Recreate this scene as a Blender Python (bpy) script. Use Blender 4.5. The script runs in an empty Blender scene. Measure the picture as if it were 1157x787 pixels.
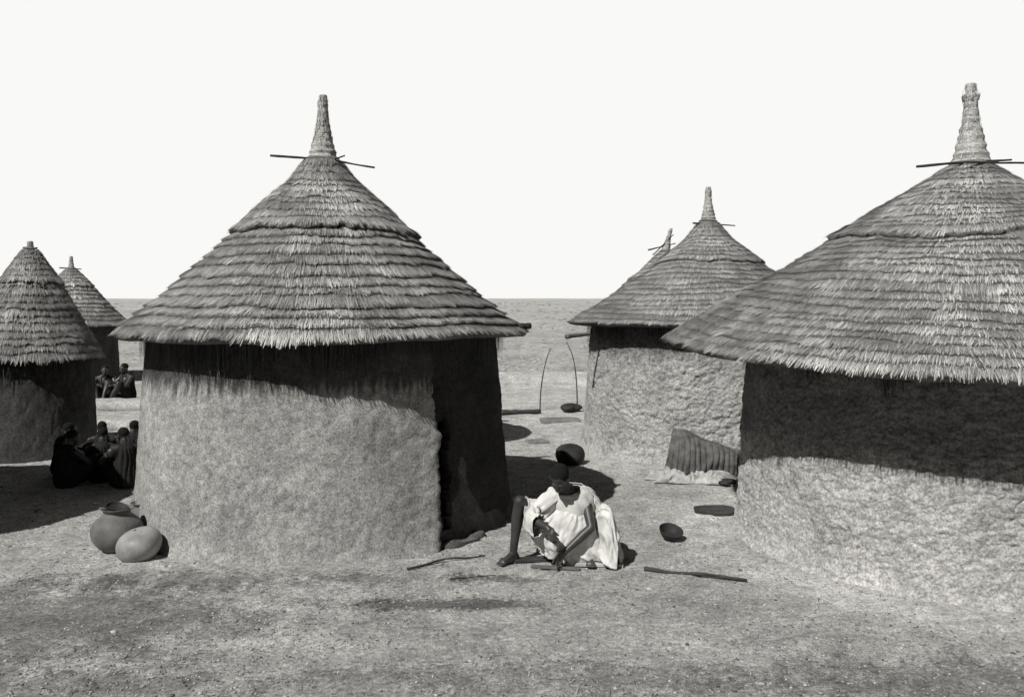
import bpy, bmesh, math, random, time
import numpy as np
from mathutils import Vector, noise, Matrix, Euler
np.seterr(all='ignore')
T00=time.time()
random.seed(11); RNG=np.random.default_rng(5)
R=random.random
def U(a,b): return a+(b-a)*random.random()
def UN(a,b,n): return RNG.uniform(a,b,n)
scene=bpy.context.scene
COL=scene.collection
FPX=1000.0; H=2.4

# ------------------------------------------------------------------ numpy noise
def _h(i,j,k):
    h=(i.astype(np.int64)*374761393+j.astype(np.int64)*668265263+k.astype(np.int64)*2147483647+1013904223)&0xffffffff
    h=((h^(h>>13))*1274126177)&0xffffffff
    h=((h^(h>>16))*2246822519)&0xffffffff
    h=(h^(h>>15))&0xffffffff
    return h/2147483647.5-1.0
def npn(x,y,z):
    x,y,z=np.broadcast_arrays(np.asarray(x,float),np.asarray(y,float),np.asarray(z,float))
    i,j,k=np.floor(x),np.floor(y),np.floor(z); fx,fy,fz=x-i,y-j,z-k
    fx=fx*fx*(3-2*fx);fy=fy*fy*(3-2*fy);fz=fz*fz*(3-2*fz)
    def L(a,b,t): return a+(b-a)*t
    a=L(_h(i,j,k),_h(i+1,j,k),fx); b=L(_h(i,j+1,k),_h(i+1,j+1,k),fx)
    c=L(_h(i,j,k+1),_h(i+1,j,k+1),fx); d=L(_h(i,j+1,k+1),_h(i+1,j+1,k+1),fx)
    return L(L(a,b,fy),L(c,d,fy),fz)
def worley(u,v,nu):
    u,v=np.broadcast_arrays(u,v); iu=np.floor(u); iv=np.floor(v)
    F1=np.full(u.shape,9.0);F2=F1.copy();val=np.zeros(u.shape)
    for di in(-1,0,1):
        for dj in(-1,0,1):
            ci=iu+di;cj=iv+dj;cm=np.mod(ci,nu); z=np.zeros_like(cm)
            d=np.hypot(ci+.5+.46*_h(cm,cj,z)-u,cj+.5+.46*_h(cm,cj,z+1)-v)
            near=d<F1; F2=np.where(near,F1,np.minimum(F2,d)); val=np.where(near,_h(cm,cj,z+2),val); F1=np.minimum(F1,d)
    return F1,F2,val

# ------------------------------------------------------------------ materials
def tint(v): return (v*1.015,v,v*0.965,1)
def new_mat(name):
    m=bpy.data.materials.new(name); m.use_nodes=True
    nt=m.node_tree; b=nt.nodes['Principled BSDF']
    b.inputs['Roughness'].default_value=0.95
    b.inputs['Specular IOR Level'].default_value=0.08
    return m,nt,b
def N(nt,t,**k):
    n=nt.nodes.new(t)
    for a,v in k.items(): setattr(n,a,v)
    return n
def noise_n(nt,vec,scale,detail=6,rough=0.6,dist=0.0):
    n=N(nt,'ShaderNodeTexNoise'); n.inputs['Scale'].default_value=scale
    n.inputs['Detail'].default_value=detail; n.inputs['Roughness'].default_value=rough
    n.inputs['Distortion'].default_value=dist
    nt.links.new(vec,n.inputs['Vector']); return n.outputs['Fac']
def ramp(nt,fac,stops):
    r=N(nt,'ShaderNodeValToRGB'); e=r.color_ramp.elements
    e[0].position=stops[0][0]; e[0].color=tint(stops[0][1])
    e[1].position=stops[-1][0]; e[1].color=tint(stops[-1][1])
    for p,v in stops[1:-1]:
        x=e.new(p); x.color=tint(v)
    nt.links.new(fac,r.inputs['Fac']); return r.outputs['Color']
def mathn(nt,op,a,b=None,c=None,clamp=False):
    n=N(nt,'ShaderNodeMath',operation=op,use_clamp=clamp)
    for i,x in enumerate((a,b,c)):
        if x is None: continue
        if isinstance(x,(int,float)): n.inputs[i].default_value=x
        else: nt.links.new(x,n.inputs[i])
    return n.outputs[0]
def mulcol(nt,col,fac):
    n=N(nt,'ShaderNodeVectorMath',operation='SCALE')
    nt.links.new(col,n.inputs[0])
    if isinstance(fac,(int,float)): n.inputs['Scale'].default_value=fac
    else: nt.links.new(fac,n.inputs['Scale'])
    return n.outputs[0]
def coords(nt,scale=(1,1,1)):
    tc=N(nt,'ShaderNodeTexCoord'); mp=N(nt,'ShaderNodeMapping')
    mp.inputs['Scale'].default_value=scale
    nt.links.new(tc.outputs['Object'],mp.inputs['Vector']); return mp.outputs[0]
def bump(nt,b,h,strength,dist):
    n=N(nt,'ShaderNodeBump'); n.inputs['Strength'].default_value=strength
    n.inputs['Distance'].default_value=dist
    nt.links.new(h,n.inputs['Height']); nt.links.new(n.outputs[0],b.inputs['Normal'])
def contrast(nt,x,k,lo=0.1,hi=2.0):
    y=mathn(nt,'MULTIPLY_ADD',x,k,1-k*0.5)
    return mathn(nt,'MINIMUM',mathn(nt,'MAXIMUM',y,lo),hi)
def maprange(nt,val,a,b,c,d):
    k=N(nt,'ShaderNodeMapRange',interpolation_type='SMOOTHSTEP')
    for kk,x in zip(('From Min','From Max','To Min','To Max'),(a,b,c,d)): k.inputs[kk].default_value=x
    nt.links.new(val,k.inputs['Value']); return k.outputs[0]

def mat_earth(name,lo,hi,scale=1.5,fine=40,bs=0.6,bd=0.02,streak=0.0,eave_shade=None,fk=2.0):
    m,nt,b=new_mat(name)
    v=coords(nt)
    n1=noise_n(nt,v,scale,8,0.65,0.4)
    n2=noise_n(nt,v,fine,5,0.8)
    n3=noise_n(nt,v,fine*0.25,5,0.7)
    c=ramp(nt,n1,[(0.3,lo),(0.5,(lo+hi)/2),(0.72,hi)])
    f=contrast(nt,n2,fk,.35,1.7)
    f=mathn(nt,'MULTIPLY',f,contrast(nt,n3,fk*.7,.5,1.5))
    h=mathn(nt,'MULTIPLY_ADD',n3,0.8,n2)
    if streak>0:
        s=noise_n(nt,coords(nt,(1,1,0.07)),14,4,0.6)
        f=mathn(nt,'MULTIPLY',f,contrast(nt,s,streak))
    if eave_shade:  # eave shade painted into the colour, darker towards the wall top
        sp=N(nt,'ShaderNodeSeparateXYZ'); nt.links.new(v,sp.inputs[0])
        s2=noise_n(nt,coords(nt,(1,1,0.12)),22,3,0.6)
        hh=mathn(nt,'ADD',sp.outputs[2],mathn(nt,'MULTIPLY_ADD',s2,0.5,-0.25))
        f=mathn(nt,'MULTIPLY',f,maprange(nt,hh,eave_shade[0],eave_shade[1],1.0,eave_shade[2]))
    c=mulcol(nt,c,f)
    nt.links.new(c,b.inputs['Base Color']); bump(nt,b,h,bs,bd)
    return m
def mat_tone(name,base,fine=60,k=1.0,bs=0.3,bd=0.01):
    m,nt,b=new_mat(name)
    a=N(nt,'ShaderNodeAttribute',attribute_name='tone')
    n2=noise_n(nt,coords(nt),fine,4,0.75); n1=noise_n(nt,coords(nt),2.0,6,0.7)
    f=mathn(nt,'MULTIPLY',a.outputs['Fac'],contrast(nt,n2,k,.3,1.8))
    f=mathn(nt,'MULTIPLY',f,contrast(nt,n1,1.3,.5,1.5))
    rgb=N(nt,'ShaderNodeRGB'); rgb.outputs[0].default_value=tint(base)
    nt.links.new(mulcol(nt,rgb.outputs[0],f),b.inputs['Base Color'])
    bump(nt,b,n2,bs,bd); return m
def mat_plain(name,lo,hi,scale=8,fine=60,bs=0.3,bd=0.006,rough=0.8,stretch=(1,1,1),spec=0.2):
    m,nt,b=new_mat(name)
    v=coords(nt,stretch); n1=noise_n(nt,v,scale,6,0.6); n2=noise_n(nt,v,fine,4,0.7)
    c=ramp(nt,n1,[(0.3,lo),(0.7,hi)])
    c=mulcol(nt,c,mathn(nt,'MULTIPLY_ADD',n2,0.6,0.7))
    nt.links.new(c,b.inputs['Base Color']); bump(nt,b,mathn(nt,'ADD',n1,n2),bs,bd)
    b.inputs['Roughness'].default_value=rough; b.inputs['Specular IOR Level'].default_value=spec
    return m

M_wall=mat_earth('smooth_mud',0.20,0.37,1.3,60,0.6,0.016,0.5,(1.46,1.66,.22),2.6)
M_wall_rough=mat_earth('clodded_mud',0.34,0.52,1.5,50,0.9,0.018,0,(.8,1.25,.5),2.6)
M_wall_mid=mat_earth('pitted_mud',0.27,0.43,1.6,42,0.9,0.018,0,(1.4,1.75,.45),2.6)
M_wall_dark=mat_earth('shade_toned_mud',0.035,0.085,1.6,40,0.9,0.03,0.4)  # mud darkened to paint in shade on the entrance side and left-hand huts
M_wall_shade=mat_earth('half_shade_mud',0.10,0.20,3,45,0.9,0.03)  # lighter step of the painted-in shade, for entrance foot and sill
M_thatch=mat_tone('grass_thatch',0.38,90,1.8,0.4,0.01)
M_thatch_base=mat_tone('thatch_body',0.17,80,2.2,0.9,0.02)
M_wood=mat_plain('weathered_wood',0.07,0.16,6,40,0.4,0.004,0.85)
M_darkwood=mat_plain('dark_wood',0.025,0.06,6,40,0.4,0.004,0.8)
M_palewood=mat_plain('pale_wood',0.30,0.5,6,40,0.4,0.004,0.8)
M_rope=mat_plain('grass_rope',0.10,0.22,20,90,0.6,0.004,0.9)
M_clay=mat_plain('fired_clay',0.07,0.17,5,45,0.35,0.004,0.65,(1,1,1),0.3)
M_calabash=mat_plain('calabash_shell',0.14,0.38,3.5,40,0.3,0.004,0.55,(1,1,1),0.35)
M_darkclay=mat_plain('sooty_clay',0.015,0.045,5,45,0.35,0.004,0.7)
M_skin=mat_plain('dark_skin',0.026,0.050,9,90,0.12,0.002,0.45,(1,1,1),0.45)
M_hair=mat_plain('black_hair',0.006,0.012,60,220,0.8,0.004,0.95)
M_cloth=mat_plain('white_cotton',0.40,0.66,7,120,0.35,0.005,0.95,(1,1,1),0.05)
M_darkcloth=mat_plain('dark_cloth',0.012,0.03,6,90,0.25,0.004,0.95,(1,1,1),0.05)
M_mat=mat_plain('woven_mat_grass',0.05,0.14,10,80,0.6,0.006,0.95)
M_stone=mat_plain('grey_stone',0.10,0.22,7,60,0.5,0.01,0.9)
M_rag=mat_plain('faded_cloth',0.20,0.5,9,60,0.5,0.01,0.9)

def mat_ground():
    m,nt,b=new_mat('packed_earth')
    v=coords(nt)
    big=noise_n(nt,v,0.45,7,0.65,0.6); mid=noise_n(nt,v,2.8,9,0.8,0.2)
    fine=noise_n(nt,v,24,7,0.9); vf=noise_n(nt,v,95,3,0.85)
    c=ramp(nt,big,[(0.32,0.42),(0.5,0.54),(0.68,0.64)])
    f=contrast(nt,mid,2.3,.42,1.6)
    f=mathn(nt,'MULTIPLY',f,contrast(nt,fine,4.4,.22,1.9))
    f=mathn(nt,'MULTIPLY',f,contrast(nt,vf,2.6,.35,1.7))
    sep=N(nt,'ShaderNodeSeparateXYZ'); nt.links.new(v,sep.inputs[0])
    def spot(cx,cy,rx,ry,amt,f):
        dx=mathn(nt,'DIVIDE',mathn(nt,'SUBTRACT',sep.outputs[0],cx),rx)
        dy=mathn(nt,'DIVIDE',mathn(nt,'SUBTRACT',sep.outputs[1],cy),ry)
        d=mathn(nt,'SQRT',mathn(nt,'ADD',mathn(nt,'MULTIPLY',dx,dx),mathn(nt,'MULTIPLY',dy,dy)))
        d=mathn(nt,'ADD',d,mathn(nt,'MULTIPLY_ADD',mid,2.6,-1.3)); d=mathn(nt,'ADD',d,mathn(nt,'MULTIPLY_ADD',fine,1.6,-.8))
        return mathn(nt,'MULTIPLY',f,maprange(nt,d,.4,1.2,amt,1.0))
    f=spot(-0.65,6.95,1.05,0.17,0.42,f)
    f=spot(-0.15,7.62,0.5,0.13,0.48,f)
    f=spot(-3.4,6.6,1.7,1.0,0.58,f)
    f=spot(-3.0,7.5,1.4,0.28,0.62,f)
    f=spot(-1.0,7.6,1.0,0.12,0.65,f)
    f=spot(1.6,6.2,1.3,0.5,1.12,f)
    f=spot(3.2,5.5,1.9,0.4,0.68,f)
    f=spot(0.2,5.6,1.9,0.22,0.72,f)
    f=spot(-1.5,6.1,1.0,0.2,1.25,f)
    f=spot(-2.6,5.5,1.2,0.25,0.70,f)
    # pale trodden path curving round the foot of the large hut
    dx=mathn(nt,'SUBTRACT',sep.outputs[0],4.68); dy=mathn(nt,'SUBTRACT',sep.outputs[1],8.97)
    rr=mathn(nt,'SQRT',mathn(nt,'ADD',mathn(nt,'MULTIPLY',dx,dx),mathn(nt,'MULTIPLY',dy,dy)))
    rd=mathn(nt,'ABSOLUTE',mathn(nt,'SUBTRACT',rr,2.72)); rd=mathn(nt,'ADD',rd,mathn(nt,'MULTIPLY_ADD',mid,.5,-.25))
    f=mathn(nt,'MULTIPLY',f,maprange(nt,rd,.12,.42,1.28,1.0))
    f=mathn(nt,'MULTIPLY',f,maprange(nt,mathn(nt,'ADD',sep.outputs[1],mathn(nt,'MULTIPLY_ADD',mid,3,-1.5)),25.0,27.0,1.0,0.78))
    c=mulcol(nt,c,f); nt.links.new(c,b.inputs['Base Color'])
    h=mathn(nt,'MULTIPLY_ADD',fine,1.1,mathn(nt,'MULTIPLY_ADD',mid,1.0,mathn(nt,'MULTIPLY',vf,0.4)))
    bump(nt,b,h,0.9,0.04)
    return m
M_ground=mat_ground()

# ------------------------------------------------------------------ mesh helpers
def add_obj(name,me,parent=None,loc=None):
    o=bpy.data.objects.new(name,me); COL.objects.link(o)
    if parent is not None: o.parent=parent
    if loc is not None: o.location=loc
    return o
def mk(name,verts,faces,mats,parent=None,loc=None,smooth=True,tones=None,midx=None):
    me=bpy.data.meshes.new(name)
    if isinstance(verts,np.ndarray):
        f=np.asarray(faces,np.int32); n,k=f.shape
        me.vertices.add(len(verts)); me.vertices.foreach_set('co',verts.astype(np.float32).ravel())
        me.loops.add(n*k); me.loops.foreach_set('vertex_index',f.ravel())
        me.polygons.add(n); me.polygons.foreach_set('loop_start',np.arange(0,n*k,k,dtype=np.int32))
        me.update(calc_edges=True)
    else:
        me.from_pydata(verts,[],faces)
    if not isinstance(mats,(list,tuple)): mats=[mats]
    for m in mats: me.materials.append(m)
    if smooth: me.polygons.foreach_set('use_smooth',np.ones(len(me.polygons),bool))
    if tones is not None:
        a=me.attributes.new('tone','FLOAT','FACE'); a.data.foreach_set('value',np.asarray(tones,np.float32))
    if midx is not None: me.polygons.foreach_set('material_index',np.asarray(midx,np.int32))
    me.update()
    return add_obj(name,me,parent,loc)
def top(o,label,cat,group=None):
    o['label']=label; o['category']=cat
    if group: o['group']=group
    return o
def empty(name,loc):
    e=bpy.data.objects.new(name,None); e.empty_display_size=0.3; e.location=loc; COL.objects.link(e); return e
def nz(x,y,z): return noise.noise(Vector((x,y,z)))

def ghn(x,y):
    x=np.asarray(x,float); y=np.asarray(y,float)
    z=0.020*npn(x*0.5,y*0.5,3.1)+0.010*npn(x*1.9,y*1.9,7.7)
    d=(y-(25.3-0.012*(x-1)**2)); z=z+0.34*np.exp(-d*d/0.5)*np.exp(-((x-1)/6)**4)
    t=np.clip((y-27)/60,0,1); z=z+2.2*t**0.9+0.03*npn(x*.3,y*.2,9.)*np.clip((y-27)/10,0,1)
    t2=np.clip((y-90)/300,0,1); z=z+t2*(0.25+0.8*npn(x*0.006,y*0.006,1.5)+0.3*npn(x*0.06,y*0.02,4.5))
    return z
def gh(x,y): return float(ghn(x,y))

def tube(pts,radii,seg=8,wob=0.0,seed=0):
    pts=[Vector(p) for p in pts]; V=[];F=[]
    for i,p in enumerate(pts):
        a=pts[min(i+1,len(pts)-1)]-pts[max(i-1,0)]
        q=a.to_track_quat('Z','Y')
        for j in range(seg):
            t=2*math.pi*j/seg
            r=radii[i]*(1+wob*nz(i*0.7+seed,j*1.3,seed*3.1))
            V.append(tuple(p+q@Vector((r*math.cos(t),r*math.sin(t),0))))
    n=len(pts)
    for i in range(n-1):
        for j in range(seg):
            F.append((i*seg+j,i*seg+(j+1)%seg,(i+1)*seg+(j+1)%seg,(i+1)*seg+j))
    F.append(tuple(reversed(range(seg)))); F.append(tuple((n-1)*seg+j for j in range(seg)))
    return V,F
def stick(name,p0,p1,r0,r1,mat,parent=None,bend=0.02,n=14,label=None,cat=None,seed=None):
    p0=Vector(p0);p1=Vector(p1); seed=U(0,90) if seed is None else seed
    base=p0.copy() if parent is None else Vector((0,0,0))
    pts=[];rad=[]
    L=(p1-p0).length
    for i in range(n+1):
        t=i/n; p=p0.lerp(p1,t)-base
        w=bend*L*math.sin(math.pi*t)
        p+=Vector((nz(seed,t*2.2,0),nz(seed,t*2.2,9),nz(seed,t*2.2,19)*0.4))*w*2
        pts.append(p); rad.append((r0+(r1-r0)*t)*(1+0.25*nz(t*9,seed,2)))
    V,F=tube(pts,rad,8,0.25,seed)
    o=mk(name,V,F,mat,parent,None if parent else base)
    if label: top(o,label,cat)
    return o
def lathe(name,prof,mat,seg=48,loc=(0,0,0),parent=None,wob=0.0,seed=0,rot=None):
    V=[];F=[]
    for i,(r,z) in enumerate(prof):
        for j in range(seg):
            t=2*math.pi*j/seg
            k=1+wob*nz(math.cos(t)*1.2+seed,math.sin(t)*1.2,z*4+seed)
            V.append((r*k*math.cos(t),r*k*math.sin(t),z))
    for i in range(len(prof)-1):
        for j in range(seg):
            F.append((i*seg+j,i*seg+(j+1)%seg,(i+1)*seg+(j+1)%seg,(i+1)*seg+j))
    F.append(tuple(reversed(range(seg)))); F.append(tuple((len(prof)-1)*seg+j for j in range(seg)))
    o=mk(name,V,F,mat,parent,loc)
    if rot: o.rotation_euler=rot
    return o
def smooth_prof(pts,n=6):
    out=[]
    P=[pts[0]]+list(pts)+[pts[-1]]
    for i in range(1,len(P)-2):
        for k in range(n):
            t=k/n
            a=[]
            for c in (0,1):
                p0,p1,p2,p3=P[i-1][c],P[i][c],P[i+1][c],P[i+2][c]
                a.append(0.5*((2*p1)+(-p0+p2)*t+(2*p0-5*p1+4*p2-p3)*t*t+(-p0+3*p1-3*p2+p3)*t**3))
            out.append((max(a[0],0.0005),a[1]))
    out.append(pts[-1]); return out
def grid_faces(rows,n,wrap=True,flip=False):
    i=np.arange(rows-1)[:,None]; j=np.arange(n if wrap else n-1)[None,:]
    a=i*n+j; b=i*n+(j+1)%n; c=(i+1)*n+(j+1)%n; d=(i+1)*n+j
    q=np.stack([a,b,c,d] if not flip else [a,d,c,b],-1)
    return q.reshape(-1,4)

# ------------------------------------------------------------------ volume-built figures
def build_volume(parts,voxel,smooth=3,fac=0.5):
    bm=bmesh.new()
    for p in parts:
        if p[0]=='cap':
            a,b=Vector(p[1]),Vector(p[2]); r0,r1=p[3],p[4]; d=b-a
            if d.length>1e-5:
                M=Matrix.Translation((a+b)/2)@d.to_track_quat('Z','Y').to_matrix().to_4x4()
                bmesh.ops.create_cone(bm,cap_ends=True,cap_tris=True,segments=16,radius1=r0,radius2=r1,depth=d.length,matrix=M)
            bmesh.ops.create_icosphere(bm,subdivisions=2,radius=r0,matrix=Matrix.Translation(a))
            bmesh.ops.create_icosphere(bm,subdivisions=2,radius=r1,matrix=Matrix.Translation(b))
        else:
            c,s,m=Vector(p[1]),p[2],p[3]
            M=Matrix.Translation(c)@(m.to_4x4() if m else Matrix.Identity(4))@Matrix.Diagonal((s[0],s[1],s[2],1))
            bmesh.ops.create_icosphere(bm,subdivisions=3,radius=1,matrix=M)
    me=bpy.data.meshes.new('tmp'); bm.to_mesh(me); bm.free()
    o=bpy.data.objects.new('tmp',me); COL.objects.link(o)
    r=o.modifiers.new('r','REMESH'); r.mode='VOXEL'; r.voxel_size=voxel; r.use_smooth_shade=True
    if smooth:
        s=o.modifiers.new('s','SMOOTH'); s.iterations=smooth; s.factor=fac
    dg=bpy.context.evaluated_depsgraph_get()
    out=bpy.data.meshes.new_from_object(o.evaluated_get(dg))
    bpy.data.objects.remove(o)
    out.polygons.foreach_set('use_smooth',np.ones(len(out.polygons),bool))
    return out
def frame(f,u):
    f=Vector(f).normalized(); u=Vector(u); u=(u-f*u.dot(f)).normalized(); r=f.cross(u)
    return Matrix((r,f,u)).transposed()
def head_parts(c,f,u,k=1.0):
    M=frame(f,u); c=Vector(c); P=lambda x,y,z: c+M@Vector((x*k,y*k,z*k))
    E=lambda p,s: ('ell',P(*p),(s[0]*k,s[1]*k,s[2]*k),M)
    L=[E((0,-0.012,0.03),(.074,.094,.086)),E((0,.03,-.035),(.058,.062,.075)),E((0,.062,-.09),(.028,.024,.022)),
       E((0,.075,.028),(.052,.020,.013)),E((.033,.062,-.022),(.022,.022,.018)),E((-.033,.062,-.022),(.022,.022,.018)),
       E((0,.088,-.058),(.026,.012,.008)),E((0,.086,-.072),(.022,.012,.008)),
       E((.030,.072,.006),(.014,.013,.009)),E((-.030,.072,.006),(.014,.013,.009)),
       E((.077,-.006,-.008),(.010,.020,.032)),E((-.077,-.006,-.008),(.010,.020,.032)),
       ('cap',P(0,.088,.015),P(0,.108,-.026),.008*k,.013*k),E((.012,.096,-.03),(.010,.010,.009)),E((-.012,.096,-.03),(.010,.010,.009))]
    return L,P(0,-0.035,-0.06)
def hair_mesh(c,f,u,voxel=0.006,k=1.0):
    M=frame(f,u); c=Vector(c); P=lambda x,y,z: c+M@Vector((x*k,y*k,z*k))
    me=build_volume([('ell',P(0,-0.02,0.04),(.079*k,.094*k,.084*k),M)],voxel,1)
    for v in me.vertices:
        n=noise.noise(v.co*90); v.co+=v.normal*0.003*n
    me.materials.append(M_hair); return me
def hand_parts(w,d,n,side,curl=0.5,spread=0.0):
    w=Vector(w); d=Vector(d).normalized(); n=Vector(n); n=(n-d*n.dot(d)).normalized(); s=d.cross(n)*side
    L=[('ell',w+d*0.048,(0.042,0.052,0.018),frame(d,n)),('cap',w,w+d*0.03,0.027,0.03)]
    for i,(off,ln) in enumerate(((.033,.078),(.0115,.088),(-.0105,.082),(-.032,.064))):
        p=w+d*(0.088-0.006*abs(i-1))+s*off; dd=(d+s*off*(2+spread)).normalized(); r=0.0108-0.0006*i
        ang=curl*(0.8+0.12*i)
        for sg,(fr,rr) in enumerate(((.45,1),(.3,.93),(.25,.85))):
            q=Matrix.Rotation(ang,3,dd.cross(n)); dd=(q@dd).normalized()
            e=p+dd*ln*fr; L.append(('cap',p,e,r*rr,r*rr*.95)); p=e
    t0=w+d*0.025+s*0.030; t1=t0+(d*0.6+s*0.75+n*0.25).normalized()*0.038; t2=t1+(d*0.85+s*0.1+n*0.5).normalized()*0.034
    L+= [('cap',t0,t1,.015,.0125),('cap',t1,t2,.0125,.010)]
    return L
def foot_parts(ank,toe):
    a=Vector(ank);t=Vector(toe); d=Vector((t.x-a.x,t.y-a.y,0)).normalized(); s=Vector((-d.y,d.x,0))
    heel=Vector((a.x,a.y,0.032))-d*0.04; ball=heel+d*0.18
    L=[('cap',a,heel+Vector((0,0,.01)),.036,.034),('cap',heel,ball,.032,.026),('cap',a-Vector((0,0,.01)),ball,.032,.022),
       ('cap',ball+s*.018,heel+d*.14+s*.01,.022,.02),('cap',ball-s*.02,heel+d*.10-s*.012,.021,.022)]
    for i in range(5):
        o=-.034+.017*i; b=ball+s*o+Vector((0,0,-.008)); ln=.045-.004*abs(i-3.2)
        L.append(('cap',b,b+d*ln+Vector((0,0,-.004)),.0115,.0098))
    return L
def body_parts(J):
    L=[]
    C=lambda a,b,r0,r1: L.append(('cap',a,b,r0,r1))
    C(J['pelvis'],J['spine'],.135,.115); C(J['spine'],J['chest'],.115,.135); C(J['chest'],J['neck'],.125,.07)
    C(J['shR'],J['chest'],.062,.11); C(J['shL'],J['chest'],.062,.11); C(J['shR'],J['neck'],.055,.055); C(J['shL'],J['neck'],.055,.055)
    for S in 'RL':
        C(J['sh'+S],J['el'+S],.056,.039)
        m=Vector(J['el'+S]).lerp(Vector(J['wr'+S]),.3); C(J['el'+S],m,.039,.043); C(m,J['wr'+S],.043,.027)
        C(J['hip'+S],J['kn'+S],.092,.058)
        k_=Vector(J['kn'+S]); a_=Vector(J['an'+S]); m=k_.lerp(a_,.32)+Vector((0,.018,0))
        C(k_,m,.053,.058); C(m,k_.lerp(a_,.62),.058,.044); C(k_.lerp(a_,.62),a_,.043,.034); C(k_,a_,.038,.032)
        C(J['hip'+S],J['pelvis'],.095,.12)
        L+=foot_parts(J['an'+S],J['to'+S])
    hp,nk=head_parts(J['head'],J['hf'],J['hu'],J.get('hk',1.0)); L+=hp
    C(J['neck'],nk,.056,.050)
    return L

J=dict(pelvis=(.64,8.46,.19),spine=(.64,8.39,.37),chest=(.57,8.22,.53),neck=(.50,8.08,.665),
 head=(.425,7.93,.80),hf=(-.22,-.60,-.76),hu=(-.10,-.76,.60),hk=1.06,
 shR=(.37,8.10,.58),elR=(.16,7.96,.44),wrR=(.31,7.78,.40),
 shL=(.67,8.14,.60),elL=(.71,7.93,.36),wrL=(.475,7.87,.165),
 hipR=(.50,8.35,.20),knR=(.07,8.06,.565),anR=(.01,8.10,.085),toR=(-.12,7.96,.03),
 hipL=(.74,8.39,.19),knL=(.84,8.04,.40),anL=(.72,8.08,.085),toL=(.70,7.85,.03))
P=body_parts(J)
P+=hand_parts(J['wrR'],(.45,-.45,-.55),(.5,-.2,-.6),-1,0.5)
P+=hand_parts(J['wrL'],(-.70,-.1,-.62),(-.3,-.5,-.6),1,0.35)
man_me=build_volume(P,0.0052,3,0.4); man_me.materials.append(M_skin)
ox,oy=.45,8.1
def shift(me): me.transform(Matrix.Translation((-ox,-oy,0)))
shift(man_me)
hair_me=hair_mesh(J['head'],J['hf'],J['hu'],.006,1.06); shift(hair_me)
def cr(P,n):
    P=np.asarray(P,float); Q=np.vstack([2*P[0]-P[1],P,2*P[-1]-P[-2]]); t=np.linspace(0,len(P)-1-1e-9,n); i=t.astype(int); f=(t-i)[:,None]
    a,b,c,d=Q[i],Q[i+1],Q[i+2],Q[i+3]
    return .5*((2*b)+(-a+c)*f+(2*a-5*b+4*c-d)*f**2+(-a+3*b-3*c+d)*f**3)
def drape(rows,nu,nv,fold_amp,fold_n,seed,along=0.0,v0=.15):
    R_=np.array([cr(r,nu) for r in rows])
    G=np.array([cr(R_[:,j],nv) for j in range(nu)]).transpose(1,0,2)
    du=np.gradient(G,axis=1); dv=np.gradient(G,axis=0); n=np.cross(du,dv); n/=np.linalg.norm(n,axis=-1,keepdims=True)+1e-9
    u=np.linspace(0,1,nu)[None,:]; v=np.linspace(0,1,nv)[:,None]
    ph=fold_n*u*math.pi+3.4*npn(u*3.5+seed,v*1.8,seed)+along*v
    f=np.abs(np.sin(ph))**.75*2-1
    amp=fold_amp*(v0+(1-v0)*v)*(.6+.7*npn(u*2.5+seed*2,v*2,seed))
    return G+n*(f*amp+.010*npn(u*8,v*6,seed+3)+.006*npn(u*20,v*14,seed+5))[...,None]
def sheet_mesh(Gs):
    V=[];F=[];off=0
    for G in Gs:
        nv,nu,_=G.shape; V.append(G.reshape(-1,3)); F.append(grid_faces(nv,nu,False)+off); off+=nv*nu
    V=np.vstack(V); V[:,2]=np.maximum(V[:,2],.012); V[:,0]-=ox; V[:,1]-=oy
    return V,np.vstack(F)
def ring(c,rx,ry,zt=(0,0),n=14):
    out=[]
    for k in range(n):
        a=math.radians(90+360*k/(n-1)); x=rx*math.cos(a); y=ry*math.sin(a)
        out.append((c[0]+x,c[1]+y,c[2]+zt[0]*x+zt[1]*y))
    return out
def arch(c,w,top_,drop):
    return [(c[0]-.02,c[1]-w,c[2]-drop),(c[0]-.01,c[1]-w*.95,c[2]-drop*.4),(c[0],c[1]-w*.6,c[2]+top_*.8),(c[0],c[1],c[2]+top_),(c[0]+.01,c[1]+w*.7,c[2]+top_*.7),(c[0]+.02,c[1]+w,c[2]-drop*.5)]
G1=drape([ring((.51,8.12,.665),.115,.10,(0.1,.35)),ring((.53,8.14,.64),.20,.13,(0.0,.35)),ring((.55,8.18,.55),.235,.19,(0,.5)),ring((.58,8.24,.46),.215,.21,(0,.5)),
          ring((.60,8.30,.36),.22,.23,(0,.4)),ring((.61,8.34,.26),.27,.27,(0,.2)),ring((.60,8.36,.14),.32,.30),ring((.60,8.38,.03),.36,.33)],150,90,.014,13,1,v0=.4)
G2=drape([[(.44,8.20,.67),(.56,8.19,.70),(.68,8.15,.69),(.745,8.08,.63),(.745,8.03,.55)],
          [(.42,8.36,.57),(.58,8.38,.61),(.74,8.28,.59),(.82,8.12,.53),(.82,8.01,.46)],
          [(.42,8.54,.38),(.62,8.58,.42),(.82,8.42,.42),(.91,8.18,.38),(.91,7.96,.36)],
          [(.40,8.64,.18),(.62,8.70,.20),(.88,8.52,.21),(.97,8.22,.20),(.93,7.94,.20)],
          [(.38,8.70,.03),(.62,8.76,.03),(.92,8.58,.03),(1.03,8.26,.02),(.97,7.93,.02)]],130,80,.028,13,5)
G3=drape([arch((.55,8.34,.26),.16,.10,.22),arch((.42,8.28,.34),.13,.09,.26),arch((.28,8.19,.43),.11,.08,.26),arch((.18,8.13,.49),.097,.078,.22),arch((.12,8.095,.525),.09,.072,.17)],70,70,.014,5,9,along=6,v0=.5)
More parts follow.
